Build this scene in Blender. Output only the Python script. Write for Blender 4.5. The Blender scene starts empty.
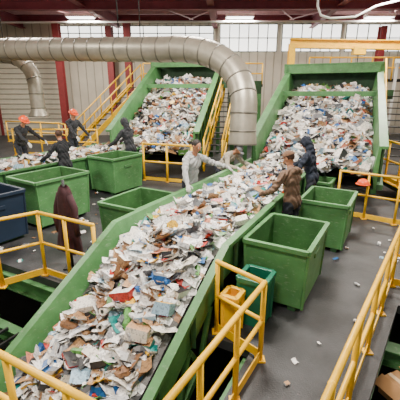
import bpy, math, random
import numpy as np
from mathutils import Vector, Matrix, noise
random.seed(7)
V=Vector
# ---------------------------------------------------------------- materials
def hx(s):
    s=s.lstrip('#'); o=[]
    for i in (0,2,4):
        c=int(s[i:i+2],16)/255
        o.append(c/12.92 if c<=0.04045 else ((c+0.055)/1.055)**2.4)
    return (o[0],o[1],o[2],1)
def mat(name,col,rough=.6,metal=0,dirt=.25,scale=3,bump=0.0,bscale=30,emit=0,dcol=None,scuff=None):
    m=bpy.data.materials.new(name); m.use_nodes=True
    n=m.node_tree.nodes; l=m.node_tree.links; b=n['Principled BSDF']
    c=hx(col) if isinstance(col,str) else col
    b.inputs['Roughness'].default_value=rough; b.inputs['Metallic'].default_value=metal
    if emit:
        b.inputs['Emission Color'].default_value=c; b.inputs['Emission Strength'].default_value=emit
    tc=n.new('ShaderNodeTexCoord')
    no=n.new('ShaderNodeTexNoise'); no.inputs['Scale'].default_value=scale; no.inputs['Detail'].default_value=8
    no.inputs['Roughness'].default_value=.65
    l.new(tc.outputs['Object'],no.inputs['Vector'])
    r=n.new('ShaderNodeValToRGB'); r.color_ramp.elements[0].position=.35; r.color_ramp.elements[1].position=.68
    d=dcol and hx(dcol) or (c[0]*(1-dirt),c[1]*(1-dirt),c[2]*(1-dirt),1)
    r.color_ramp.elements[0].color=d; r.color_ramp.elements[1].color=c
    l.new(no.outputs['Fac'],r.inputs['Fac']); out=r.outputs['Color']
    if scuff:
        mp=n.new('ShaderNodeMapping'); mp.inputs['Scale'].default_value=(3,3,9); l.new(tc.outputs['Object'],mp.inputs['Vector'])
        n3=n.new('ShaderNodeTexNoise'); n3.inputs['Scale'].default_value=3.5; n3.inputs['Detail'].default_value=9; n3.inputs['Roughness'].default_value=.75
        l.new(mp.outputs['Vector'],n3.inputs['Vector'])
        r3=n.new('ShaderNodeValToRGB'); r3.color_ramp.elements[0].position=.56; r3.color_ramp.elements[1].position=.66
        r3.color_ramp.elements[0].color=(0,0,0,1); r3.color_ramp.elements[1].color=(.75,.75,.75,1); l.new(n3.outputs['Fac'],r3.inputs['Fac'])
        mx=n.new('ShaderNodeMix'); mx.data_type='RGBA'; l.new(r3.outputs['Color'],mx.inputs[0]); l.new(out,mx.inputs[6]); mx.inputs[7].default_value=hx(scuff); out=mx.outputs[2]
    l.new(out,b.inputs['Base Color'])
    if bump:
        n2=n.new('ShaderNodeTexNoise'); n2.inputs['Scale'].default_value=bscale; n2.inputs['Detail'].default_value=6
        l.new(tc.outputs['Object'],n2.inputs['Vector'])
        bp=n.new('ShaderNodeBump'); bp.inputs['Strength'].default_value=bump; bp.inputs['Distance'].default_value=.02
        l.new(n2.outputs['Fac'],bp.inputs['Height']); l.new(bp.outputs['Normal'],b.inputs['Normal'])
    return m
GREEN=mat('green_paint','#51894f',.45,dirt=.4,scale=3,bump=.1,scuff='#7c9174')
GREEND=mat('green_paint_worn','#34603a',.5,dirt=.5,scale=4,bump=.15)
GREENB=mat('bin_green','#579055',.5,dirt=.36,scale=2.6,bump=.12,bscale=12,scuff='#86a07e')
YEL=mat('yellow_paint','#ffc60a',.4,dirt=.2,scale=6)
BELT=mat('belt_rubber','#1e1e1f',.8,dirt=.4,bump=.2)
STEEL=mat('duct_steel','#a59f90',.42,metal=.5,dirt=.25,scale=3)
DSTEEL=mat('duct_seam','#79756b',.45,metal=.5)
DARK=mat('dark_steel','#1f2322',.6,dirt=.4)
FLOORM=mat('floor_plate','#3e3f41',.5,dirt=.5,scale=1.6,bump=.25,bscale=60,dcol='#1d1e20')
LOWF=mat('lower_concrete','#363633',.8,dirt=.5,scale=1.2)
WALLM=mat('wall_panel','#c4bdac',.7,dirt=.2,scale=.6)
RIB=mat('wall_rib','#a29c8e',.7)
REDC=mat('red_column','#822a2c',.6,dirt=.3)
CEILM=mat('ceiling_insulation','#a3686f',.9,dirt=.25,scale=.8)
RAFT=mat('rafter_maroon','#7d3340',.6,dirt=.25)
PURL=mat('purlin_pale','#c79da2',.6)
WIN=mat('daylight_panel','#f6f6f0',.5,dirt=.05,emit=3.2)
WINF=mat('window_frame','#7d837f',.5)
DOORM=mat('door_cream','#d8d3bf',.6,dirt=.1)
WHITEM=mat('white_paint','#e4e4e0',.5,dirt=.1)
TEAL=mat('teal_plastic','#1b7358',.4)
BLUEB=mat('blue_bin','#1a2c42',.55,dirt=.3)
ORG=mat('orange_plastic','#f0520c',.4,dirt=.1)
REDM=mat('red_paint','#c02a20',.5)
CARD=mat('cardboard','#a87c4c',.8,dirt=.15)
LAMP=mat('lamp_lens','#ffffff',.4,emit=6)
MAROON=mat('maroon_cloth','#45262c',.9,dirt=.5,scale=12)
def colmat():
    m=bpy.data.materials.new('mixed_paper'); m.use_nodes=True
    n=m.node_tree.nodes; l=m.node_tree.links; b=n['Principled BSDF']; b.inputs['Roughness'].default_value=.42
    a=n.new('ShaderNodeVertexColor'); a.layer_name='Col'
    tc=n.new('ShaderNodeTexCoord'); no=n.new('ShaderNodeTexNoise'); no.inputs['Scale'].default_value=40; no.inputs['Detail'].default_value=4
    l.new(tc.outputs['Object'],no.inputs['Vector'])
    r=n.new('ShaderNodeValToRGB'); r.color_ramp.elements[0].position=.38; r.color_ramp.elements[0].color=(.3,.3,.33,1)
    r.color_ramp.elements[1].position=.49; r.color_ramp.elements[1].color=(1,1,1,1)
    l.new(no.outputs['Fac'],r.inputs['Fac'])
    mx=n.new('ShaderNodeMix'); mx.data_type='RGBA'; mx.blend_type='MULTIPLY'; mx.inputs[0].default_value=.7
    l.new(a.outputs['Color'],mx.inputs[6]); l.new(r.outputs['Color'],mx.inputs[7])
    l.new(mx.outputs[2],b.inputs['Base Color'])
    return m
PAPER=colmat()
# ---------------------------------------------------------------- builder
class B:
    def __init__(s,name): s.name=name;s.v=[];s.f=[];s.fm=[];s.sm=[];s.mats=[]
    def mi(s,m):
        if m not in s.mats: s.mats.append(m)
        return s.mats.index(m)
    def add(s,vs,fs,m,smooth=False):
        o=len(s.v); s.v+= [tuple(x) for x in vs]; i=s.mi(m)
        for f in fs: s.f.append(tuple(o+k for k in f)); s.fm.append(i); s.sm.append(smooth)
    def box(s,c,size,m,R=None):
        c=V(c); h=[x/2 for x in size]; vs=[]
        for x in(-1,1):
            for y in(-1,1):
                for z in(-1,1):
                    q=V((x*h[0],y*h[1],z*h[2]))
                    if R is not None: q=R@q
                    vs.append(c+q)
        s.add(vs,[(0,1,3,2),(4,6,7,5),(0,4,5,1),(2,3,7,6),(0,2,6,4),(1,5,7,3)],m)
    def beam(s,p,q,w,h,m):
        p=V(p);q=V(q);d=(q-p);L=d.length
        if L<1e-6:return
        y=d/L; up=V((0,0,1)) if abs(y.z)<.98 else V((0,1,0))
        x=y.cross(up).normalized(); z=x.cross(y)
        s.box((p+q)/2,(w,L,h),m,Matrix((x,y,z)).transposed())
    def ibeam(s,p,q,w,h,m,t=.02):
        p=V(p);q=V(q);d=(q-p).normalized();up=V((0,0,1)) if abs(d.z)<.9 else V((0,1,0))
        x=d.cross(up).normalized();z=x.cross(d)
        s.beam(p,q,t,h,m); s.beam(p+z*(h/2),q+z*(h/2),w,t,m); s.beam(p-z*(h/2),q-z*(h/2),w,t,m)
    def tube(s,pts,r,m,n=10,caps=True,smooth=True):
        pts=[V(p) for p in pts]; N=len(pts)
        rs=r if isinstance(r,(list,tuple)) else [r]*N
        t0=(pts[1]-pts[0]).normalized(); ref=V((0,0,1)) if abs(t0.z)<.9 else V((1,0,0))
        x=t0.cross(ref).normalized(); vs=[];fs=[]
        for i in range(N):
            if i==0:t=t0
            elif i==N-1:t=(pts[i]-pts[i-1]).normalized()
            else:
                t=((pts[i+1]-pts[i]).normalized()+(pts[i]-pts[i-1]).normalized()).normalized()
            x=(x-t*x.dot(t)).normalized(); y=t.cross(x)
            for k in range(n):
                a=2*math.pi*k/n; vs.append(pts[i]+(x*math.cos(a)+y*math.sin(a))*rs[i])
        for i in range(N-1):
            for k in range(n):
                k2=(k+1)%n; fs.append((i*n+k,i*n+k2,(i+1)*n+k2,(i+1)*n+k))
        if caps:
            fs.append(tuple(range(n-1,-1,-1))); fs.append(tuple((N-1)*n+k for k in range(n)))
        s.add(vs,fs,m,smooth)
    def sweep(s,prof,path,nv,m,prof2=None):
        n=len(prof);vs=[];fs=[];nv=V((nv[0],nv[1],0)).normalized()
        for i,p in enumerate(path):
            pr=prof if (prof2 is None or i==0) else prof2
            for (a,z) in pr: vs.append(V(p)+nv*a+V((0,0,z)))
        for i in range(len(path)-1):
            for k in range(n):
                k2=(k+1)%n; fs.append((i*n+k,(i+1)*n+k,(i+1)*n+k2,i*n+k2))
        fs.append(tuple(range(n))); fs.append(tuple((len(path)-1)*n+k for k in range(n-1,-1,-1)))
        s.add(vs,fs,m)
    def prism(s,poly,z0,z1,m):
        n=len(poly); vs=[(x,y,z0) for x,y in poly]+[(x,y,z1) for x,y in poly]
        fs=[tuple(range(n-1,-1,-1)),tuple(range(n,2*n))]+[(k,(k+1)%n,n+(k+1)%n,n+k) for k in range(n)]
        s.add(vs,fs,m)
    def ell(s,c,r,m,R=None,nu=12,nv=8,half=False):
        c=V(c);vs=[];fs=[]
        for j in range(nv+1):
            ph=(math.pi/2 if half else math.pi)*j/nv
            for i in range(nu):
                th=2*math.pi*i/nu
                q=V((r[0]*math.sin(ph)*math.cos(th),r[1]*math.sin(ph)*math.sin(th),r[2]*math.cos(ph)))
                if R is not None:q=R@q
                vs.append(c+q)
        for j in range(nv):
            for i in range(nu):
                i2=(i+1)%nu; fs.append((j*nu+i,(j+1)*nu+i,(j+1)*nu+i2,j*nu+i2))
        s.add(vs,fs,m,True)
    def finish(s,bevel=0,fixn=True):
        a=np.array(s.v); o=V((float(a[:,0].min()+a[:,0].max())/2,float(a[:,1].min()+a[:,1].max())/2,float(a[:,2].min())))
        me=bpy.data.meshes.new(s.name); me.from_pydata([V(v)-o for v in s.v],[],s.f)
        for m in s.mats: me.materials.append(m)
        me.polygons.foreach_set('material_index',s.fm); me.polygons.foreach_set('use_smooth',s.sm)
        me.update()
        if fixn:
            import bmesh
            bm=bmesh.new();bm.from_mesh(me);bmesh.ops.recalc_face_normals(bm,faces=bm.faces);bm.to_mesh(me);bm.free()
        ob=bpy.data.objects.new(s.name,me); ob.location=o; bpy.context.scene.collection.objects.link(ob)
        if bevel:
            md=ob.modifiers.new('bevel','BEVEL'); md.width=bevel; md.segments=2; md.limit_method='ANGLE'
        return ob
# ---------------------------------------------------------------- hall coordinates
PH=math.radians(28); h=V((math.sin(PH),math.cos(PH),0)); nn=V((math.cos(PH),-math.sin(PH),0))
def AP(a,p,z=0): return h*a+nn*p+V((0,0,z))
def AP2(a,p): q=AP(a,p); return (q.x,q.y)
# floor -------------------------------------------------------------
b=B('floor')
b.prism([AP2(-4,-9),AP2(-4,9),AP2(1.02,9),AP2(1.02,-9)],-.12,0,FLOORM)
b.prism([AP2(1.02,-.98),AP2(1.02,-.08),AP2(4.7,.42),AP2(4.7,-.98)],-.12,0,FLOORM)
b.prism([AP2(3.02,-16),AP2(3.02,-.98),AP2(4.7,-.98),AP2(4.7,-16)],-.12,0,FLOORM)
b.prism([AP2(4.7,-22),AP2(4.7,16),AP2(30,16),AP2(30,-22)],-.12,0,FLOORM)
b.finish()
b=B('floor_lower'); b.prism([(-20,-8),(20,-8),(20,26),(-20,26)],-3.0,-2.8,LOWF); b.finish()
b=B('lower_landing')
b.prism([AP2(1.1,.62),AP2(1.1,4),AP2(4.6,4),AP2(4.6,.62)],-.62,-.55,FLOORM)
q0=AP(4.25,.30,-.44); b.ibeam(q0,AP(4.25,4,-.44),.2,.2,GREEN)
for a,p in [(1.3,1),(4.3,1),(1.3,3.6),(4.3,3.6)]: b.ibeam(AP(a,p,-2.8),AP(a,p,-.62),.14,.14,GREEND)
b.finish()
b=B('cardboard_box')
R=Matrix.Rotation(.4,3,'Z'); c=V((2.16,3.0,-.43)); b.box(c,(.26,.32,.2),CARD,R)
for s in(-1,1): b.box(c+R@V((s*.19,0,.12)),(.14,.3,.012),CARD,R@Matrix.Rotation(s*.5,3,'Y'))
b.box(c+V((0,0,.102)),(.05,.32,.005),mat('packing_tape','#cfae7c',.4),R); b.finish(.004)
b=B('platform_edge_beam')
for (a1,p1,a2,p2) in [(3.0,-8,3.0,-3.35),(1.04,-9,1.04,-1.0),(1.1,-.15,4.68,.33),(1.1,-.99,3.0,-.99)]:
    b.ibeam(AP(a1,p1,-.25),AP(a2,p2,-.25),.14,.24,GREEN)
for a,p in [(3.0,-4.2),(3.0,-6.5)]:
    b.ibeam(AP(a,p,-2.8),AP(a,p,-.37),.16,.16,GREEND)
b.finish()
b=B('pit_frame')
for a in (1.6,2.5):
    b.ibeam(AP(a,-8,-.7),AP(a,-3.4,-.7),.14,.2,GREEN)
for p in (-7.2,-5.4,-3.7):
    b.ibeam(AP(1.2,p,-.85),AP(2.9,p,-.85),.12,.16,GREEND); b.ibeam(AP(2.5,p,-2.8),AP(2.5,p,-.8),.14,.14,GREEND)
for k in range(18): b.beam(AP(1.65,-7.9+k*.25,-.56),AP(2.45,-7.9+k*.25,-.56),.03,.04,DARK)
b.finish()
# walls --------------------------------------------------------------
def wall(name,p,q,z0,z1,ribs=.5):
    w=B(name); p=V((*p,0));q=V((*q,0)); d=(q-p);L=d.length;d/=L
    w.beam(p+V((0,0,(z0+z1)/2)),q+V((0,0,(z0+z1)/2)),.15,z1-z0,WALLM)
    nrm=V((d.y,-d.x,0))
    k=0
    while k<L:
        c=p+d*k+nrm*.09; w.beam(c+V((0,0,z0)),c+V((0,0,z1)),.05,.04,RIB); k+=ribs
    return w.finish()
wall('wall_back',(-14,23),(17,23),-2.8,7)
wall('wall_left',(-14,3),(-14,23),-2.8,7)
wall('wall_right',(17,23),(17,3),-2.8,7)
b=B('ceiling'); b.prism([(-14,-2),(17,-2),(17,23.1),(-14,23.1)],7.0,7.15,CEILM)
for y in np.arange(8,23,1.25): b.beam((-14,y,6.9),(17,y,6.9),.09,.16,PURL)
b.finish()
b=B('roof_rafter')
for x in (-12,-6.3,-.6,5.1,10.8):
    b.ibeam((x,3,6.55),(x+1.5,22.9,6.55),.3,.5,RAFT,.04)
b.ibeam((-13.9,17.5,6.35),(16.9,17.2,6.35),.3,.35,RAFT,.04)
b.ibeam((-13.9,22.6,6.75),(16.9,22.6,6.75),.3,.3,RAFT,.04)
b.finish()
b=B('roof_cross_brace')
for x0 in (-12,-6.3,-.6,5.1):
    b.tube([(x0,10,6.6),(x0+5.9,22,6.6)],.035,PURL,6); b.tube([(x0+5.9,10,6.6),(x0,22,6.6)],.035,PURL,6)
b.finish()
for i,(x0,x1,z0,z1) in enumerate([(1.2,4.6,5.0,6.5),(4.9,8.4,5.0,6.5),(8.7,12.6,5.0,6.5),(-8.5,-4.5,5.6,6.4),(-4.2,.8,5.6,6.4)]):
    b=B('window_%d'%(i+1)); b.box(((x0+x1)/2,22.86,(z0+z1)/2),(x1-x0,.06,z1-z0),WIN)
    for k in range(7):
        x=x0+(x1-x0)*k/6; b.beam((x,22.82,z0),(x,22.82,z1),.05,.07,WINF)
    for z in (z0,(z0+z1)/2,z1): b.beam((x0,22.82,z),(x1,22.82,z),.07,.05,WINF)
    b.finish()
b=B('door_1')
b.box((-10.6,22.85,2.4),(4.0,.08,4.8),DOORM)
for k in range(16): b.beam((-12.6,22.79,.15+.3*k),(-8.6,22.79,.15+.3*k),.04,.05,RIB)
b.beam((-12.65,22.78,0),(-12.65,22.78,4.9),.14,.14,REDC);b.beam((-8.55,22.78,0),(-8.55,22.78,4.9),.14,.14,REDC)
b.finish(.01)
for x,y in ((-8.0,21.4),(-5.3,22.3),(-3.9,20.5),(10.6,22.3)):
    b=B('steel_column'); b.ibeam((x,y,0),(x,y,6.3),.36,.36,REDC,.05); b.box((x,y,.03),(.6,.6,.06),REDC); b.finish()
# ---------------------------------------------------------------- conveyors
def side_profiles(W,sk=.2,lean=.02):
    R=[(W/2,0),(W/2+.09,0),(W/2+.09,-.05),(W/2+.03,-.05),(W/2+.03,-.46),(W/2-.04-lean,-.46),(W/2-.02-lean,-sk-.1),(W/2-.10-lean,-sk-.02),(W/2-.08-lean,-sk)]
    return [(-x,z) for x,z in reversed(R)],R
def conveyor(name,path,nv,W,legs,sks):
    c=B(name); nv=V(nv)
    for i in range(len(path)-1):
        L0,R0=side_profiles(W,*sks[i]); L1,R1=side_profiles(W,*sks[i+1]); pp=[path[i],path[i+1]]
        c.sweep(L0,pp,nv,GREEN,L1); c.sweep(R0,pp,nv,GREEN,R1)
        za,zb_=-sks[i][0],-sks[i+1][0]
        c.sweep([(-W/2+.08,za),(W/2-.08,za),(W/2-.08,za-.025),(-W/2+.08,za-.025)],pp,nv,BELT,[(-W/2+.08,zb_),(W/2-.08,zb_),(W/2-.08,zb_-.025),(-W/2+.08,zb_-.025)])
    c.sweep([(-W/2+.04,-.5),(W/2-.04,-.5),(W/2-.04,-.52),(-W/2+.04,-.52)],path,nv,BELT)
    for i in range(len(path)-1):
        p,q=V(path[i]),V(path[i+1]); L=(q-p).length; k=.3
        while k<L:
            c0=p+(q-p)*(k/L)
            for s in (-1,1):
                x=c0+nv*s*(W/2+.055); c.box(x+V((0,0,-.25)),(.05,.05,.38),GREEND)
            k+=.75
    for (pos,zf) in legs:
        pos=V(pos)
        for s in(-1,1):
            x=pos+nv*s*(W/2); c.ibeam((x.x,x.y,zf),(x.x,x.y,pos.z-.4),.1,.1,GREEND,.015)
            c.box((x.x,x.y,zf+.01),(.2,.2,.02),GREEND)
        c.beam((pos-nv*W/2)+V((0,0,-.57)),(pos+nv*W/2)+V((0,0,-.57)),.1,.1,GREEND)
    return c
W1=1.58; pc=-2.33
bend=3.445; sl=.5; zr=.95
mainpath=[AP(-.3,pc,zr-sl*(bend+.3)),AP(bend,pc,zr),AP(bend+.8,pc,zr),AP(9.3,pc,zr)]
c=conveyor('sorting_conveyor',mainpath,nn,W1,[(AP(4.1,pc,zr),0),(AP(5.8,pc,zr),0),(AP(7.5,pc,zr),0),(AP(9.1,pc,zr),0),(AP(1.9,pc,zr-sl*1.55),-2.8),(AP(.5,pc,zr-sl*2.95),-2.8)],[(.24,.03),(.24,.03),(.2,.02),(.2,.02)])
for s in(-1,1):
    p0=AP(0,pc+s*(W1/2+.02),zr-sl*bend-.95); p1=AP(bend-.5,pc+s*(W1/2+.02),zr-.25-.95)
    c.beam(p0,p1,.07,.09,GREEN)
    for k in range(6):
        a=k*.5+.1; z=zr-sl*(bend-a)
        c.beam(AP(a,pc+s*(W1/2+.02),z-.45),AP(a+.25,pc+s*(W1/2+.02),z-.82),.05,.05,GREEN)
        c.beam(AP(a+.25,pc+s*(W1/2+.02),z-.82),AP(a+.5,pc+s*(W1/2+.02),z-.2),.05,.05,GREEN)
c.finish()
P2=math.radians(33.9); h2=V((math.sin(P2),math.cos(P2),0)); n2=V((math.cos(P2),-math.sin(P2),0))
E2=V((-2.25,12.38,.95)); W2=1.6
S2=E2-h2*6.9
conveyor('sorting_conveyor',[S2,E2],n2,W2,[(S2+h2*k,0) for k in (.4,2.3,4.2,6.2)],[(.2,.02)]*2).finish()
def incline(name,BL,psi,W,L,rise,wallh):
    hd=V((math.sin(psi),math.cos(psi),0)); nv=V((math.cos(psi),-math.sin(psi),0))
    c=B(name); z0=.78
    C0=V((BL[0],BL[1],z0))+nv*W/2
    C1=C0+hd*L+V((0,0,rise)); C2=C1+hd*.7+V((0,0,-.05))
    path=[C0-hd*.1,C1,C2]
    for s in(-1,1):
        hh=wallh
        x0=s*W/2; x1=s*(W/2+.06); xo=s*(W/2+.2)
        c.sweep([(x0-s*.06,-.05),(x1,-.35),(x1,hh),(x0,hh)],path,nv,GREEN)
        c.sweep([(x0,hh),(xo,hh),(xo,hh+.07),(x0,hh+.07)],path,nv,GREEN)
        c.sweep([(x1,-.35),(xo,-.35),(xo,-.22),(x1,-.22)],path,nv,GREEND)
        n=9
        for k in range(n):
            q=path[0].lerp(path[1],(k+.3)/n)+nv*s*(W/2+.1)
            c.beam(q+V((0,0,-.3)),q+V((0,0,hh)),.06,.08,GREEND)
    c.sweep([(-W/2,-.05),(W/2,-.05),(W/2,-.08),(-W/2,-.08)],path,nv,BELT)
    c.sweep([(-W/2,-.32),(W/2,-.32),(W/2,-.35),(-W/2,-.35)],path,nv,DARK)
    R=Matrix((nv,hd,V((0,0,1)))).transposed()
    for s in(-1,1):
        for Q in (C1,C2):
            q=Q+nv*s*(W/2+.13); c.beam(q+V((0,0,-.3)),q+V((0,0,wallh+.28)),.14,.14,GREEN)
    c.box(C1+V((0,0,wallh+.16)),(W+.5,.1,.3),GREEN,R)
    c.box(C1+hd*.36+V((0,0,wallh+.32)),(W+.5,.85,.05),GREEN,R)
    c.box(C2+V((0,0,wallh-.1)),(W+.3,.06,.8),GREEND,R)
    mid=C0.lerp(C1,.72)
    c.beam(mid-nv*W/2+V((0,0,.46)),mid+nv*W/2+V((0,0,.46)),.1,.16,GREEN)
    c.tube([C2-nv*W/2+V((0,0,-.2)),C2+nv*W/2+V((0,0,-.2))],.16,DSTEEL,14)
    for k in (.25,.6,.97):
        q=C0.lerp(C1,k)
        for s in(-1,1):
            x=q+nv*s*(W/2+.08); c.ibeam((x.x,x.y,0),(x.x,x.y,q.z-.3),.16,.16,GREEN,.03)
        c.beam(q-nv*(W/2)+V((0,0,-.45)),q+nv*(W/2)+V((0,0,-.45)),.1,.14,GREEN)
        if q.z>2:
            a=q-nv*(W/2+.08);bb=q+nv*(W/2+.08); c.beam((a.x,a.y,.4),(bb.x,bb.y,q.z-.6),.07,.07,GREEND)
    q=C1+nv*(W/2+.4)+V((0,0,-.1)); c.tube([q-hd*.25,q+hd*.25],.14,DARK,12); c.box(q-hd*.35,(.25,.25,.3),GREEND)
    c.finish(.006)
    return C0,C1,C2,hd,nv
RW,LW=2.9,2.75
RI=incline('inclined_feed_conveyor',(1.48,9.25),math.radians(22.5),RW,5.0,1.9,.62)
LI=incline('inclined_feed_conveyor',(-2.9,11.75),math.radians(11),LW,5.0,2.3,.62)
# ---------------------------------------------------------------- rubbish
PAL=[('#fcfaf5',38),('#efe9dc',15),('#cfd0d0',11),('#bb9166',10),('#8d6543',6),('#242428',7),('#2464a8',3.6),('#1b8b86',2),('#c8342a',3),('#e6b52a',1.8),('#5e9a4a',1.8),('#e09070',2),('#9fc3d8',3.4),('#7d8084',6)]
PC=[hx(c) for c,w in PAL]; PW=[w for c,w in PAL]
def rc():
    c=random.choices(PC,PW)[0]; k=random.uniform(.72,1.03); return (c[0]*k,c[1]*k,c[2]*k,1)
class Rub:
    def __init__(s,name): s.name=name;s.v=[];s.f=[];s.c=[]
    def mound(s,P,crown,nx,ny,amp=.05):
        P=[V(p) for p in P]; o=len(s.v); off=random.uniform(0,50)
        for j in range(ny+1):
            t=j/ny
            for i in range(nx+1):
                u=i/nx; q=(P[0]*(1-u)+P[1]*u)*(1-t)+(P[3]*(1-u)+P[2]*u)*t
                e=min(1,4*u*(1-u)*1.6)
                z=crown*e+amp*(noise.noise(V((q.x*4+off,q.y*4,0)))+.8*noise.noise(V((q.x*11+off,q.y*11,3))))*(.3+e)
                s.v.append((q.x+random.uniform(-.015,.015)*e,q.y+random.uniform(-.015,.015)*e,q.z+z))
        for j in range(ny):
            for i in range(nx):
                a=o+j*(nx+1)+i; s.f.append((a,a+1,a+nx+2,a+nx+1)); s.c.append(rc() if random.random()<.45 else (.09,.085,.08,1))  # near-black faces paint in the shade of gaps under the loose pieces
    def piece(s,p,size,tilt=.6):
        R=Matrix.Rotation(random.uniform(0,6.28),3,'Z')@Matrix.Rotation(random.gauss(0,tilt),3,'X')@Matrix.Rotation(random.gauss(0,tilt),3,'Y')
        k=random.random(); o=len(s.v); c1=rc()
        if k<.70:
            w=size;l=size*random.uniform(.5,1.4);n=3;bx=random.gauss(0,.7);by=random.gauss(0,.7)
            ff=random.uniform(.03,.16)*size
            for j in range(n+1):
                for i in range(n+1):
                    x=(i/n-.5)*w;y=(j/n-.5)*l
                    z=bx*x*x/size*.9+by*y*y/size*.9+random.uniform(-ff,ff)*.5
                    s.v.append(tuple(V(p)+R@V((x*random.uniform(.92,1.06),y*random.uniform(.92,1.06),z))))
            c2=c1 if random.random()<.6 else rc(); sp=random.randint(0,2)
            for j in range(n):
                for i in range(n):
                    a=o+j*(n+1)+i; s.f.append((a,a+1,a+n+2,a+n+1)); s.c.append(c2 if j==sp else c1)
        elif k<.84:
            hx_,hy_,hz_=size*.5,size*random.uniform(.25,.55),size*random.uniform(.06,.28)
            vs=[V((x*hx_,y*hy_*random.uniform(.8,1.1),z*hz_)) for x in(-1,1) for y in(-1,1) for z in(-1,1)]
            s.v+=[tuple(V(p)+R@q) for q in vs]
            for f in [(0,1,3,2),(4,6,7,5),(0,4,5,1),(2,3,7,6),(0,2,6,4),(1,5,7,3)]:
                s.f.append(tuple(o+q for q in f)); s.c.append(c1 if f[0]!=1 else rc())
        elif k<.93:
            # crumpled ball / bag
            n=7;m=5; rr=size*.38
            for j in range(m+1):
                ph=math.pi*j/m
                for i in range(n):
                    th=6.283*i/n; q=rr*random.uniform(.75,1.2)
                    s.v.append(tuple(V(p)+R@V((q*math.sin(ph)*math.cos(th),q*math.sin(ph)*math.sin(th)*.8,q*math.cos(ph)*.65))))
            for j in range(m):
                for i in range(n): s.f.append((o+j*n+i,o+j*n+(i+1)%n,o+(j+1)*n+(i+1)%n,o+(j+1)*n+i)); s.c.append(c1)
        else:
            r=size*.18;L=size*.5;n=8
            prof=[(-L,0.5),(-L,1),(L*.5,1),(L*.8,.35),(L,.35)]
            for (x,k2) in prof:
                for i in range(n):
                    a=6.283*i/n; s.v.append(tuple(V(p)+R@V((x,r*k2*math.cos(a),r*k2*math.sin(a)))))
            for j in range(len(prof)-1):
                for i in range(n):
                    s.f.append((o+j*n+i,o+j*n+(i+1)%n,o+(j+1)*n+(i+1)%n,o+(j+1)*n+i)); s.c.append(c1)
    def scatter(s,P,crown,count,smin=.07,smax=.22,tilt=.45,mg=.05):
        P=[V(p) for p in P]
        for _ in range(count):
            u=random.uniform(mg,1-mg);t=random.random()
            q=(P[0]*(1-u)+P[1]*u)*(1-t)+(P[3]*(1-u)+P[2]*u)*t
            e=min(1,4*u*(1-u)*1.6)
            q=q+V((0,0,crown*e+random.uniform(0,.06)))
            sz=smin+(smax-smin)*random.random()**1.6
            s.piece(q,sz,tilt)
    def finish(s):
        a=np.array(s.v);o=V((float(a[:,0].mean()),float(a[:,1].mean()),float(a[:,2].min())))
        me=bpy.data.meshes.new(s.name); me.from_pydata([V(v)-o for v in s.v],[],s.f); me.materials.append(PAPER)
        at=me.color_attributes.new('Col','FLOAT_COLOR','CORNER'); cols=[]
        for f,c in zip(s.f,s.c): cols+= list(c)*len(f)
        at.data.foreach_set('color',cols); me.update()
        ob=bpy.data.objects.new(s.name,me);ob.location=o;bpy.context.scene.collection.objects.link(ob);return ob
r=Rub('mixed_paper_pile')
w=W1/2-.10
def seg(a0,a1,z0,z1,ww0,ww1,pcn=pc): return [AP(a0,pcn-ww0,z0),AP(a0,pcn+ww0,z0),AP(a1,pcn+ww1,z1),AP(a1,pcn-ww1,z1)]
s1=seg(-.2,bend,zr-.21-sl*(bend+.2),zr-.21,w-.02,w-.02); s15=seg(bend,bend+.8,zr-.21,zr-.17,w-.02,w); s2=seg(bend+.8,9.4,zr-.17,zr-.17,w,w)
r.mound(s1,.08,20,50);r.scatter(s1,.08,1700,.05,.26,.34,.06)
r.mound(s15,.09,20,12);r.scatter(s15,.09,380,.05,.26,.34,.06)
r.mound(s2,.10,20,80);r.scatter(s2,.10,2300,.05,.25,.36,.06)
r.finish()
r=Rub('mixed_paper_pile')
q=[S2-n2*(W2/2-.1)+V((0,0,-.17)),S2+n2*(W2/2-.1)+V((0,0,-.17)),E2+n2*(W2/2-.1)+V((0,0,-.17)),E2-n2*(W2/2-.1)+V((0,0,-.17))]
r.mound(q,.12,16,60);r.scatter(q,.12,1400,.08,.3,.42,.06); r.finish()
for (C0,C1,C2,hd,nv),WW in ((RI,RW),(LI,LW)):
    r=Rub('mixed_paper_pile'); k=WW/2-.06
    q=[C0-nv*k-hd*.35+V((0,0,-.02)),C0+nv*k-hd*.35+V((0,0,-.02)),C1+nv*k,C1-nv*k]
    r.mound(q,.12,30,60,.14); r.scatter(q,.13,2400,.07,.34,.5,.04)
    r.finish()
r=Rub('floor_litter')
for (c0,c1,n,sm) in [((1.9,-.55),(4.6,.15),6,.04),((4.7,-.5),(7.5,1.2),18,.07),((4,-4.6),(9,-3.6),50,.09),((3.2,-6.9),(8,-5),40,.1)]:
    for _ in range(n):
        q=AP(random.uniform(c0[0],c1[0]),random.uniform(c0[1],c1[1]),.02); r.piece(q,random.uniform(.03,sm)*1.4,.1)
r.finish()
r=Rub('floor_litter')
for _ in range(40):
    q=AP(random.uniform(1.3,4.5),random.uniform(.8,3),-.53); r.piece(q,random.uniform(.04,.14),.1)
r.finish()
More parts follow.
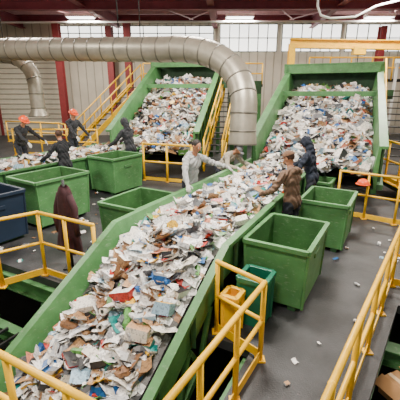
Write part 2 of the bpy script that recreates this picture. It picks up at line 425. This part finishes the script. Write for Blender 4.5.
# ---------------------------------------------------------------- bins
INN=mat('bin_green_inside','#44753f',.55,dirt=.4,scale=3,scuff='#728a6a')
def bin_(name,c,yaw,w,l,ht,m,inner=None,skid=True,tp=.93):
    b=B(name); inner=inner or m
    R=Matrix.Rotation(-yaw,3,'Z'); c=V((c[0],c[1],0))
    z0=.07 if skid else .0
    def ring(k,z,ins=0): return [c+R@V((x*(w/2*k-ins),y*(l/2*k-ins),z)) for x,y in((-1,-1),(1,-1),(1,1),(-1,1))]
    o=ring(tp,z0);t=ring(1,ht); it=ring(1,ht,.025); ib=ring(tp,z0+.03,.025)
    fs=[(3,2,1,0)]
    for k in range(4):
        k2=(k+1)%4
        fs+=[(k,k2,4+k2,4+k),(4+k,4+k2,8+k2,8+k)]
    b.add(o+t+it,fs,m)
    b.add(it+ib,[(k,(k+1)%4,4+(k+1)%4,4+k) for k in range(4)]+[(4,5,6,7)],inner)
    t2=ring(1.02,ht-.025)
    for k in range(4):
        b.beam(t2[k],t2[(k+1)%4],.055,.06,m)
    for k in range(4):
        p0,p1=V(o[k]),V(t[k]); b.beam(p0,p1,.035,.035,m)
    if skid:
        for s in(-.3,.3):
            p=c+R@V((s*w,-l*.45,.035));q=c+R@V((s*w,l*.45,.035)); b.beam(p,q,.1,.07,GREEND)
        for s in(-1,1):
            b.box(c+R@V((s*(w/2-.005),0,ht*.74)),(.03,l*.25,.07),m,R)
    return b.finish(.006,False)
y30=math.radians(30)
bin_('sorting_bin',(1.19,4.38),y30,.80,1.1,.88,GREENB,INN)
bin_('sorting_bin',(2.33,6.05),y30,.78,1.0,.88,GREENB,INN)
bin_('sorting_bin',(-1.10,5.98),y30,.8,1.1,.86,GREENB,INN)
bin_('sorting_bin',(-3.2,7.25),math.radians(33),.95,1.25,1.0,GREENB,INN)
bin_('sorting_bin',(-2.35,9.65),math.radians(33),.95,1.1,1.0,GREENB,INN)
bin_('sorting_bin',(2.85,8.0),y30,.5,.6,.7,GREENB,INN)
bin_('blue_bin',(-3.92,6.05),math.radians(33),.95,1.0,.95,BLUEB)
bin_('teal_tote',(.66,3.66),y30,.32,.32,.62,TEAL,skid=False)
bin_('yellow_tote',(.37,3.46),y30,.17,.2,.5,YEL,skid=False)
# ---------------------------------------------------------------- railings
def rail(name,pts,H=.9,z0=0,step=1.0,r=.026,toe=True,mids=1,m=None):
    m=m or YEL
    b=B(name); P=[V((p[0],p[1],p[2] if len(p)>2 else z0)) for p in pts]
    for i in range(len(P)-1):
        p,q=P[i],P[i+1]
        b.tube([p+V((0,0,H)),q+V((0,0,H))],r,m)
        for k in range(mids):
            zz=H*(k+1)/(mids+1)+.03; b.tube([p+V((0,0,zz)),q+V((0,0,zz))],r*.85,m)
        if toe: b.beam(p+V((0,0,.07)),q+V((0,0,.07)),.012,.1,m)
        n=max(1,round((q-p).length/step))
        for k in range(n+1):
            if k==0 and i>0: continue
            c=p.lerp(q,k/n); b.tube([c,c+V((0,0,H))],r,m); b.box(c+V((0,0,.008)),(.1,.1,.016),m); b.ell(c+V((0,0,H)),(r*1.15,)*3,m,None,8,6)
    return b.finish()
rail('guard_railing',[(.19,3.42),(.62,2.98),tuple(AP2(1.13,-.95)),tuple(AP2(1.13,-3.9))],.9,0,.6)
rail('guard_railing',[tuple(AP2(1.12,-.2)),tuple(AP2(5.2,.33)),tuple(AP2(5.3,2.5))],.9,0,.9)
rail('guard_railing',[tuple(AP2(3.1,-3.23)),tuple(AP2(3.1,-4.3)),tuple(AP2(1.5,-5.0))],1.0,0,.6)
rail('guard_railing',[(3.1,7.55),(4.05,6.85),(5.6,6.2)],1.0,0,.55)
rail('guard_railing',[(-1.75,10.75),(-1.0,10.5),(-.25,10.25)],1.15,0,.8,.035)
b=B('side_platform')
b.box((5.75,8.6,.3),(1.6,2.6,.1),DARK); b.box((5.75,8.6,.36),(1.62,2.62,.02),YEL)
for x in(5.05,6.45):
    for y in(7.4,9.8): b.beam((x,y,0),(x,y,.26),.1,.1,GREEND)
b.finish()
rail('guard_railing',[(5.0,9.85),(5.0,7.35),(6.5,7.35)],1.05,.37,.6,.028)
def stair(name,p0,p1,w,n):
    b=B(name); p0=V(p0);p1=V(p1); d=(p1-p0); hd=V((d.x,d.y,0)).normalized(); sx=V((hd.y,-hd.x,0))
    for s in(-1,1):
        o=sx*s*w/2
        b.beam(p0+o,p1+o,.05,.22,YEL)
        for zz in(.5,.95): b.tube([p0+o+V((0,0,zz)),p1+o+V((0,0,zz))],.03,YEL,8)
        for k in range(5):
            c=p0.lerp(p1,k/4)+o; b.tube([c,c+V((0,0,.95))],.03,YEL,8)
    for k in range(n):
        c=p0.lerp(p1,(k+.5)/n); b.box(c,(w,.26,.03),DARK,Matrix((sx,hd,V((0,0,1)))).transposed())
    return b.finish()
stair('access_stairs',(-5.6,15.5,.1),(-3.2,18.5,3.0),.8,12)
C0,C1,C2,hd,nv=RI
stair('access_stairs',C0+nv*2.0+hd*1.6+V((0,0,-.1)),C1+nv*2.0+V((0,0,.1)),.65,12)
C0,C1,C2,hd,nv=LI
stair('access_stairs',C0+nv*2.0+V((0,0,-.5)),C1+nv*2.0+V((0,0,-.4)),.6,14)
rail('catwalk_railing',[(-9.5,17.5),(-6.5,16.4),(-5.9,15.6)],1.0,.3,1.0,.03)
rail('catwalk_railing',[(-7.2,13.6),(-3.9,13.4)],1.0,.3,1.0,.03)
b=B('catwalk_frame')
for x,y,z in ((1.15,12.6,2.9),(1.75,13.6,3.3),(2.0,12.4,2.6),(1.4,15.4,3.2)):
    b.ibeam((x,y,0),(x,y,z),.14,.14,GREEN,.025)
b.beam((1.15,12.6,2.2),(2.0,12.4,2.2),.1,.14,GREEN);b.beam((1.15,12.6,2.8),(1.75,13.6,2.8),.1,.14,GREEN);b.beam((.9,12.3,1.2),(2.1,12.3,1.2),.1,.1,YEL)
b.finish()
b=B('upper_walkway')
b.box((.15,20.2,3.0),(6.4,1.1,.14),DARK)
for z in (3.6,4.1): b.tube([(-3.0,19.7,z),(3.3,19.7,z)],.035,YEL,8)
for k in range(7): b.tube([(-3.0+k*1.05,19.7,3),(-3.0+k*1.05,19.7,4.1)],.035,YEL,8)
for x in (-2.8,3.1): b.ibeam((x,20.2,0),(x,20.2,2.95),.2,.2,GREEN,.03)
b.box((2.3,19.2,1.6),(1.6,1.4,3.2),GREEND); b.box((2.3,18.46,2.2),(1.0,.08,.9),DARK)
b.finish()
b=B('worker_platform')
R=Matrix((n2,h2,V((0,0,1)))).transposed()
b.box(V((-4.95,10.9,.15))-n2*.15,(1.1,4.2,.3),DARK,R); b.box(V((-4.95,10.9,.29))-n2*.15,(1.14,4.24,.03),YEL,R); b.finish(.01)
b=B('yellow_gantry_crane')
b.ibeam((3.75,15.9,4.6),(11,15.5,4.45),.3,.32,YEL,.04)
b.ibeam((3.85,15.9,0),(3.85,15.9,4.6),.25,.25,YEL,.04); b.ibeam((10.9,15.5,0),(10.9,15.5,4.4),.25,.25,YEL,.04)
b.box((6.6,15.75,4.3),(.5,.3,.3),YEL); b.tube([(6.6,15.75,4.2),(6.6,15.75,3.6)],.02,DARK,6); b.finish()
b=B('overhead_catwalk')
b.box((8.5,18,3.2),(7,1,.12),DARK)
for z in (3.75,4.2): b.tube([(5.1,17.5,z),(12,17.5,z)],.035,YEL,8)
for k in range(8): b.tube([(5.1+k*.98,17.5,3.2),(5.1+k*.98,17.5,4.2)],.035,YEL,8)
for x in (5.3,8.5,11.7): b.ibeam((x,18,0),(x,18,3.15),.2,.2,GREEN,.03)
b.finish()
b=B('striped_barrier')
for k in range(8): b.beam((7.2+k*.25,13.8,3.75-k*.01),(7.45+k*.25,13.8,3.75-(k+1)*.01),.1,.14,REDM if k%2 else WHITEM)
for x in (7.3,9.1): b.beam((x,13.85,0),(x,13.85,3.8),.08,.08,WHITEM)
b.finish()
b=B('sprinkler_pipe')
b.tube([(-13.8,20,6.1),(16.8,19.5,6.1)],.05,WHITEM,8)
b.tube([(4.2,14,6.9),(4.2,14,5.6),(4.35,14,5.3),(4.7,14,5.2),(5.6,14,5.25),(6.3,14,5.6),(8,14,6.0)],.04,WHITEM,8)
b.finish()
# ---------------------------------------------------------------- ducts
def bez(p0,p1,p2,n=10): return [V(p0)*(1-t)**2+V(p1)*2*t*(1-t)+V(p2)*t*t for t in [i/n for i in range(n+1)]]
def duct(name,pts,r,flare=None,seam=.8):
    b=B(name); rs=[r]*len(pts); P=list(pts)
    if flare:
        d=(P[-1]-P[-2]).normalized(); P+= [P[-1]+d*.05,P[-1]+d*.3]; rs+= [r*1.02,flare]
    b.tube(P,rs,STEEL,28,caps=False)
    acc=0
    for i in range(1,len(pts)):
        p,q=pts[i-1],pts[i];L=(q-p).length;d=(q-p).normalized();k=0
        while acc+ (L-k) >= seam:
            k+=seam-acc; acc=0; c=p+d*k; b.tube([c-d*.015,c+d*.015],r+.012,DSTEEL,28)
        acc+=L-k
    b.tube([P[-1],P[-2],P[-3]],[x-.02 for x in (rs[-1],rs[-2],rs[-3])],DARK,28,caps=False)
    b.tube([P[-1]-(P[-1]-P[-2]).normalized()*.03,P[-1]],rs[-1]+.015,DSTEEL,28,caps=False)
    return b
r0=.315
pts=[V((-10.5,13.4,4.07)),V((-6.43,11.9,3.94)),V((-3.9,11.0,3.84)),V((-1.4,10.1,3.74))]+bez((-.9,9.9,3.72),(1.0,9.1,3.75),(1.03,8.5,2.4),16)+[V((1.02,8.45,1.75))]
b=duct('extraction_duct',pts,r0,.34,.42)
for x,y,z in((-6.43,11.9,3.94),(-1.9,10.3,3.8)):
    for s in(-.29,.29): b.tube([(x+s,y,z),(x+s,y,6.98)],.015,DARK,6)
b.finish(fixn=False)
pts=[V((-9.5,14.2,4.0)),V((-8.0,13.8,3.95))]+bez((-7.4,13.7,3.95),(-6.0,13.4,3.9),(-5.95,13.3,2.9),10)+[V((-5.95,13.3,2.1))]
duct('extraction_duct',pts,.25,.36,.5).finish(fixn=False)
def lamp(x,y,pw,z=6.2,sx=1.6,sy=.8):
    b=B('high_bay_lamp'); b.box((x,y,z+.12),(1.4,.5,.14),WHITEM); b.box((x,y,z+.03),(1.3,.42,.04),LAMP)
    for s in(-.5,.5): b.tube([(x+s,y,z+.15),(x+s,y,6.98)],.012,DARK,6)
    b.finish()
    for dn,e,zz in ((0,pw,z-.02),(math.pi,pw*.3,z+.22)):  # upward light above each fixture is an added fill to brighten the ceiling
        l=bpy.data.lights.new('lamp_and_ceiling_fill','AREA'); l.shape='RECTANGLE'; l.size=sx;l.size_y=sy;l.energy=e;l.color=(1,.94,.83)
        o=bpy.data.objects.new('lamp_and_ceiling_fill',l);o.location=(x,y,zz);o.rotation_euler=(dn,0,0);bpy.context.scene.collection.objects.link(o)
for x,y,pw in ((-7,7,640),(0,5.5,800),(6.5,7,600),(-7,14,600),(0,12.5,680),(7,13.5,640),(-1,.5,400),(-6,19.5,400),(2,19.5,400),(9,19.5,400)): lamp(x,y,pw)
# ---------------------------------------------------------------- people
SKIN=mat('skin','#b07a5c',.55,dirt=.08)
EYEW=mat('eye_white','#e8e6e0',.3,dirt=0); EYED=mat('eye_dark','#1c1512',.3,dirt=0); LIP=mat('lips','#95544a',.5,dirt=0)
def cloth(n,c,d=.15): return mat(n,c,.9,dirt=d,scale=5,bump=.4,bscale=25)
def person(name,loc,face,H,lean,top,pants,hair,skin,hands,turn=0,nod=.3,helmet=None,hood=False,glove=None,side=0,cap=None,z0=0):
    f=V((face[0],face[1],0)).normalized(); rg=V((f.y,-f.x,0)); O=V((loc[0],loc[1],z0)); S=H/1.75
    M=Matrix((rg,f,V((0,0,1)))).transposed(); Mi=M.transposed()
    sl_,cl=math.sin(lean),math.cos(lean)
    X=V((math.cos(side),0,-math.sin(side))); U=V((math.sin(side)*cl,sl_,cl*math.cos(side))); F=U.cross(X).normalized()
    pel=V((0,-.16*sl_,.94))
    P=lambda x,fw,u: pel+X*x+F*fw+U*u
    RT=Matrix((X,F,U)).transposed(); pr=[]
    def E(c,r,t,R=None): pr.append(('e',V(c),r,R or Matrix.Identity(3),t))
    def C(a,b_,ra,rb,t): pr.append(('c',V(a),V(b_),ra,rb,t))
    E(P(0,-.005,.0),(.175,.13,.15),'top',RT);E(P(0,.0,.17),(.155,.12,.19),'top',RT);E(P(0,0,.36),(.185,.13,.18),'top',RT)
    C(P(-.15,0,.455),P(.15,0,.455),.075,.075,'top'); C(P(0,-.01,.46),P(0,.03,.62),.058,.052,'skin')
    C(P(-.07,-.02,.52),P(.07,-.02,.52),.05,.05,'top')
    hc=P(0,.035,.70)
    hf=V((math.sin(turn)*math.cos(nod),math.cos(turn)*math.cos(nod),-math.sin(nod))); hr=V((math.cos(turn),-math.sin(turn),0)); hu=hr.cross(hf).normalized()
    RH=Matrix((hr,hf,hu)).transposed()
    E(hc+hu*.02,(.077,.094,.095),'skin',RH);E(hc+hf*.022-hu*.05,(.056,.068,.066),'skin',RH)
    C(hc+hf*.092+hu*.012,hc+hf*.112-hu*.022,.010,.015,'skin')
    C(hc+hf*.082+hu*.03-hr*.03,hc+hf*.082+hu*.03+hr*.03,.012,.012,'skin')
    C(hc+hf*.078-hu*.052-hr*.018,hc+hf*.078-hu*.052+hr*.018,.013,.013,'lip')
    if hood:
        E(hc-hf*.02+hu*.02,(.105,.108,.122),'top',RH); C(hc-hf*.05-hu*.06,P(0,-.04,.5),.085,.09,'top')
    else:
        for s in(-1,1): E(hc+hr*s*.08,(.012,.022,.032),'skin',RH)
        E(hc-hf*.016+hu*.034,(.084,.096,.093),'hair',RH)
        if top.name.startswith(('brown','grey')): C(P(-.05,-.09,.50),P(.05,-.09,.50),.055,.055,'top')
    for s in(-1,1):
        hp=P(s*.09,-.01,-.04); ft=V((s*.12,.06*s-.02,.09)); kn=(hp+ft)/2+V((s*.01,.05+.05*sl_,0.0))
        C(hp,kn,.092,.068,'pants');C(kn,ft,.066,.05,'pants');C(ft+V((0,0,0)),ft+V((0,0,-.01)),.056,.056,'pants')
        C(ft+V((0,-.03,-.045)),ft+V((s*.02,.15,-.05)),.042,.038,'shoe')
    fingers=[]
    for s,tg in zip((-1,1),hands):
        sh=P(s*.185,0,.45); T=Mi@(V(tg)-O)/S if tg else V((s*.3,.12,.85))
        d=T-sh; L=d.length; a1,a2=.30,.27; mx=a1+a2-.005
        if L>mx: d=d*(mx/L);L=mx
        dn=d/L; pole=(V((s*.7,-.5,-.8))); pole=(pole-dn*pole.dot(dn)).normalized()
        x=(a1*a1-a2*a2+L*L)/(2*L); hh=math.sqrt(max(0,a1*a1-x*x)); el=sh+dn*x+pole*hh; wr=sh+d
        C(sh,el,.068,.052,'top');C(el,el+(wr-el)*.93,.052,.040,'top')
        fd=(wr-el).normalized(); C(el+(wr-el)*.9,wr+fd*.02,.032,.030,'hand')
        dn_=V((0,.15,-1)); pn=(dn_-fd*dn_.dot(fd)).normalized(); sd=fd.cross(pn).normalized()
        hd_=(fd+pn*.25).normalized(); pn=(pn-hd_*pn.dot(hd_)).normalized()
        RP=Matrix((sd,hd_,pn)).transposed()
        E(wr+hd_*.055,(.044,.056,.02),'hand',RP)
        inn=sd if (sd.dot(V((-s,0,0)))>0) else -sd
        for k,(o_,ln) in enumerate(((.033,.070),(.011,.080),(-.011,.075),(-.032,.058))):
            b0=wr+hd_*.085+inn*o_*.95; dd=(hd_+inn*o_*2).normalized(); pp=[b0]
            ang=.25
            for g in(.45,.32,.25):
                dv=dd*math.cos(ang)+pn*math.sin(ang); pp.append(pp[-1]+dv*ln*g*1.1); ang+=.38
            fingers.append((pp,[.011,.0105,.0095,.0075]))
        b0=wr+hd_*.03+inn*.03; d1=(hd_*.6+inn*.8+pn*.2).normalized(); d2=(hd_*.9+inn*.35+pn*.4).normalized()
        fingers.append(([b0,b0+d1*.04,b0+d1*.04+d2*.03,b0+d1*.04+d2*.055],[.014,.0125,.011,.008]))
    rb=B(name+'_raw')
    for q in pr:
        if q[0]=='e': rb.ell(q[1],q[2],SKIN,q[3],18,12)
        else:
            a,b_,ra,rb2=q[1],q[2],q[3],q[4]; d=b_-a
            if d.length<1e-4: d=V((0,0,1e-3))
            u=d.normalized(); pp=[];rr=[]
            for k in range(5): an=math.pi/2*(k+.15)/5.15; pp.append(a-u*ra*math.cos(an));rr.append(ra*math.sin(an))
            pp.append(a);rr.append(ra);pp.append(b_);rr.append(rb2)
            for k in range(4,-1,-1): an=math.pi/2*(k+.15)/5.15; pp.append(b_+u*rb2*math.cos(an));rr.append(rb2*math.sin(an))
            rb.tube(pp,rr,SKIN,14)
    me=bpy.data.meshes.new('raw'); me.from_pydata([V(v) for v in rb.v],[],rb.f); me.update()
    import bmesh
    bm=bmesh.new();bm.from_mesh(me);bmesh.ops.remove_doubles(bm,verts=bm.verts,dist=1e-5);bmesh.ops.recalc_face_normals(bm,faces=bm.faces);bm.to_mesh(me);bm.free()
    ob=bpy.data.objects.new('raw',me);bpy.context.scene.collection.objects.link(ob)
    md=ob.modifiers.new('r','REMESH');md.mode='VOXEL';md.voxel_size=.0115;md.use_smooth_shade=True
    ms=ob.modifiers.new('s','SMOOTH');ms.factor=.5;ms.iterations=2
    dg=bpy.context.evaluated_depsgraph_get(); ev=ob.evaluated_get(dg); m2=ev.to_mesh()
    nvx=len(m2.vertices); co=np.empty(nvx*3);m2.vertices.foreach_get('co',co);co=co.reshape(-1,3)
    no_=np.empty(nvx*3);m2.vertices.foreach_get('normal',no_);no_=no_.reshape(-1,3)
    fs=[tuple(p.vertices) for p in m2.polygons]
    ev.to_mesh_clear(); bpy.data.objects.remove(ob)
    D=[]
    for q in pr:
        if q[0]=='e':
            R=np.array(q[3]); l=(co-np.array(q[1]))@R; rr=np.array(q[2]); D.append((np.linalg.norm(l/rr,axis=1)-1)*rr.min())
        else:
            a=np.array(q[1]);b_=np.array(q[2]);ab=b_-a;t=np.clip(((co-a)@ab)/max(1e-9,ab@ab),0,1)
            D.append(np.linalg.norm(co-(a+t[:,None]*ab),axis=1)-(q[3]+(q[4]-q[3])*t))
    D=np.array(D); ix=D.argmin(0); tags=[q[-1] for q in pr]; vt=[tags[i] for i in ix]
    isc=np.array([t in('top','pants') for t in vt])
    fold=.007*np.sin(co[:,2]*48+6*np.sin(co[:,0]*16)+4*np.sin(co[:,1]*19))+.004*np.sin(co[:,0]*70+co[:,2]*33)
    co=co+no_*(fold*isc)[:,None]
    mm={'top':top,'pants':pants,'skin':skin,'hair':hair,'hand':glove or skin,'shoe':DARK,'lip':LIP}
    out=B(name)
    W=lambda p: O+M@(V(p)*S)
    vs=[W(p) for p in co.tolist()]
    out.v+=[tuple(x) for x in vs]
    for fc in fs:
        ts=[vt[i] for i in fc]; t=max(set(ts),key=ts.count)
        out.f.append(fc); out.fm.append(out.mi(mm[t])); out.sm.append(True)
    for pp,rr in fingers: out.tube([W(p) for p in pp],[x*S for x in rr],mm['hand'],8)
    MH=M@RH
    for s in(-1,1):
        e=hc+hf*.085+hu*.012+hr*s*.03
        out.ell(W(e),(.013*S,.008*S,.009*S),EYEW,MH,8,6); out.ell(W(e+hf*.006),(.006*S,.005*S,.006*S),EYED,MH,8,6)
    if helmet:
        c=hc+hu*.045-hf*.005
        out.ell(W(c),(.118*S,.138*S,.115*S),helmet,MH,20,8,half=True)
        rim=[];n=24
        for i in range(n):
            a=6.283*i/n; k=1.0+ (.22*max(0,math.sin(a))**2)
            for (rr_,zz) in((1.0,.012),(1.13,.0),(1.13,-.01),(.98,-.01)):
                kk=rr_*(k if rr_>1.05 else 1); rim.append(W(c+hr*(.118*kk*math.cos(a))+hf*(.138*kk*math.sin(a))+hu*zz))
        ff=[]
        for i in range(n):
            for k in range(4): ff.append((i*4+k,i*4+(k+1)%4,((i+1)%n)*4+(k+1)%4,((i+1)%n)*4+k))
        out.add(rim,ff,helmet,True)
        out.tube([W(c-hf*.12+hu*.03),W(c-hf*.06+hu*.105),W(c+hu*.122),W(c+hf*.07+hu*.1),W(c+hf*.125+hu*.03)],.012*S,helmet,6)
    if cap:
        c=hc+hu*.04-hf*.008
        out.ell(W(c),(.098*S,.112*S,.092*S),cap,MH,20,8,half=True)
        out.ell(W(c+hf*.12),(.07*S,.075*S,.01*S),cap,MH,14,6)
    return out.finish(fixn=False)
GREY=cloth('grey_sweatshirt','#a9abaa');BLK=cloth('black_jacket','#26282c');JEAN=cloth('dark_trousers','#282c35')
BRN=cloth('brown_hoodie','#6b5443');NAVY=cloth('navy_hoodie','#1a2231');CHAR=cloth('charcoal_hoodie','#323439');TAN=cloth('tan_jacket','#a59c8c')
HAIR=mat('dark_hair','#1c1410',.7,dirt=.3,scale=30);HAIRB=mat('brown_hair','#452c1e',.7,dirt=.3,scale=30)
GLB=mat('blue_glove','#4380bd',.6);GLW=mat('white_glove','#d8d8d2',.7)
CAPG=cloth('grey_cap','#85888c');CAPT=cloth('brown_cap','#6b4e3a')
person('worker_in_grey_sweatshirt',(-.17,6.80),(nn.x+.1,nn.y-.6),1.80,.20,GREY,JEAN,HAIR,SKIN,((.58,6.95,1.2),(-.22,6.12,1.0)),turn=-.1,nod=.4,glove=GLW)
person('worker_in_tan_jacket',(.60,8.45),(nn.x,nn.y-.2),1.68,.75,TAN,JEAN,HAIRB,SKIN,((1.2,8.2,1.0),(.85,7.85,1.0)),nod=.9,cap=CAPG,glove=GLW)
person('worker_in_brown_hoodie',(1.52,5.58),(-nn.x,-nn.y+.75),1.74,.14,BRN,JEAN,HAIRB,SKIN,((1.0,5.6,1.02),(1.28,6.1,1.06)),turn=-.15,nod=.45,hood=False,cap=CAPT,glove=GLB)
person('worker_in_navy_hoodie',(2.30,7.12),(-nn.x,-nn.y+.1),1.79,.22,NAVY,JEAN,HAIR,SKIN,((1.75,7.0,1.05),(1.95,7.6,1.05)),nod=.5,hood=True,glove=GLB)
person('worker_in_dark_top',(-3.42,8.72),(-n2.x,-n2.y+.1),1.76,.15,BLK,JEAN,HAIRB,SKIN,((-3.95,8.6,1.02),(-3.8,9.25,1.02)),turn=.1,nod=.35,glove=GLW)
person('worker_in_charcoal_hoodie',(-2.15,10.68),(-n2.x,-n2.y),1.92,.22,CHAR,JEAN,HAIR,SKIN,((-2.75,10.6,1.1),(-2.6,11.2,1.1)),nod=.5,hood=True,glove=GLW)
person('worker_in_orange_helmet',(-5.22,10.28),(n2.x,n2.y+.1),1.74,.40,BLK,JEAN,HAIR,SKIN,((-4.5,10.6,1.12),(-4.6,9.75,1.08)),nod=.5,helmet=ORG,glove=GLW,z0=.305)
person('worker_in_orange_helmet',(-4.17,11.62),(n2.x,n2.y),1.80,.15,CHAR,JEAN,HAIR,SKIN,((-3.65,11.9,1.15),(-3.75,11.1,1.1)),nod=.4,helmet=ORG,glove=GLW,z0=.305)
b=B('hanging_coat')
cx,cy=-2.02,5.0
b.tube([(cx,cy,0),(cx,cy,1.42)],.022,DARK,8); b.box((cx,cy,.01),(.22,.22,.02),DARK)
pts=[(1.34,.04,.04),(1.30,.10,.06),(1.2,.14,.08),(1.05,.15,.09),(.85,.16,.09),(.6,.18,.10),(.42,.21,.11),(.30,.22,.12)]
vs=[];fs=[];n=36
for (z,rx,ry) in pts:
    for i in range(n):
        a=6.283*i/n; k=1+.16*math.sin(a*7+z*3)*(1.4-z)
        q=nn*(rx*k*math.cos(a))+h*(ry*k*math.sin(a)); vs.append((cx+q.x,cy+q.y,z+.02*math.sin(a*3)))
for j in range(len(pts)-1):
    for i in range(n): fs.append((j*n+i,j*n+(i+1)%n,(j+1)*n+(i+1)%n,(j+1)*n+i))
fs.append(tuple(range(n))); b.add(vs,fs,MAROON,True)
for s in(-1,1):
    o=V((cx,cy,0)); b.tube([o+nn*s*.10+V((0,0,1.2)),o+nn*s*.18+V((0,0,1.0)),o+nn*s*.20-h*.03+V((0,0,.8)),o+nn*s*.20+V((0,0,.58))],[.05,.055,.05,.045],MAROON,12)
b.finish(fixn=False)
b=B('orange_hard_hat')
c=V((3.45,7.18,.80)); b.ell(c,(.12,.14,.11),ORG,None,20,8,half=True); b.tube([c+V((0,0,-.012)),c+V((0,0,.006))],[.15,.145],ORG,20); b.tube([c,c+V((0,0.14,.2))],.006,DARK,6); b.finish()
b=B('orange_hard_hat')
c=AP(6.0,-1.42,.97); b.ell(c,(.09,.1,.08),ORG,None,20,8,half=True); b.tube([c+V((0,0,-.012)),c+V((0,0,.006))],[.115,.11],ORG,20); b.finish()
# ---------------------------------------------------------------- world, camera
w=bpy.data.worlds.new('world');bpy.context.scene.world=w;w.use_nodes=True
w.node_tree.nodes['Background'].inputs[0].default_value=(1,.98,.95,1);w.node_tree.nodes['Background'].inputs[1].default_value=.5
cd=bpy.data.cameras.new('camera');cam=bpy.data.objects.new('camera',cd);bpy.context.scene.collection.objects.link(cam)
cd.sensor_width=36;cd.lens=31.5;cam.location=(0,0,2.65);cam.rotation_euler=(math.radians(90-17.1),0,0)
cd.clip_start=.05
bpy.context.scene.camera=cam
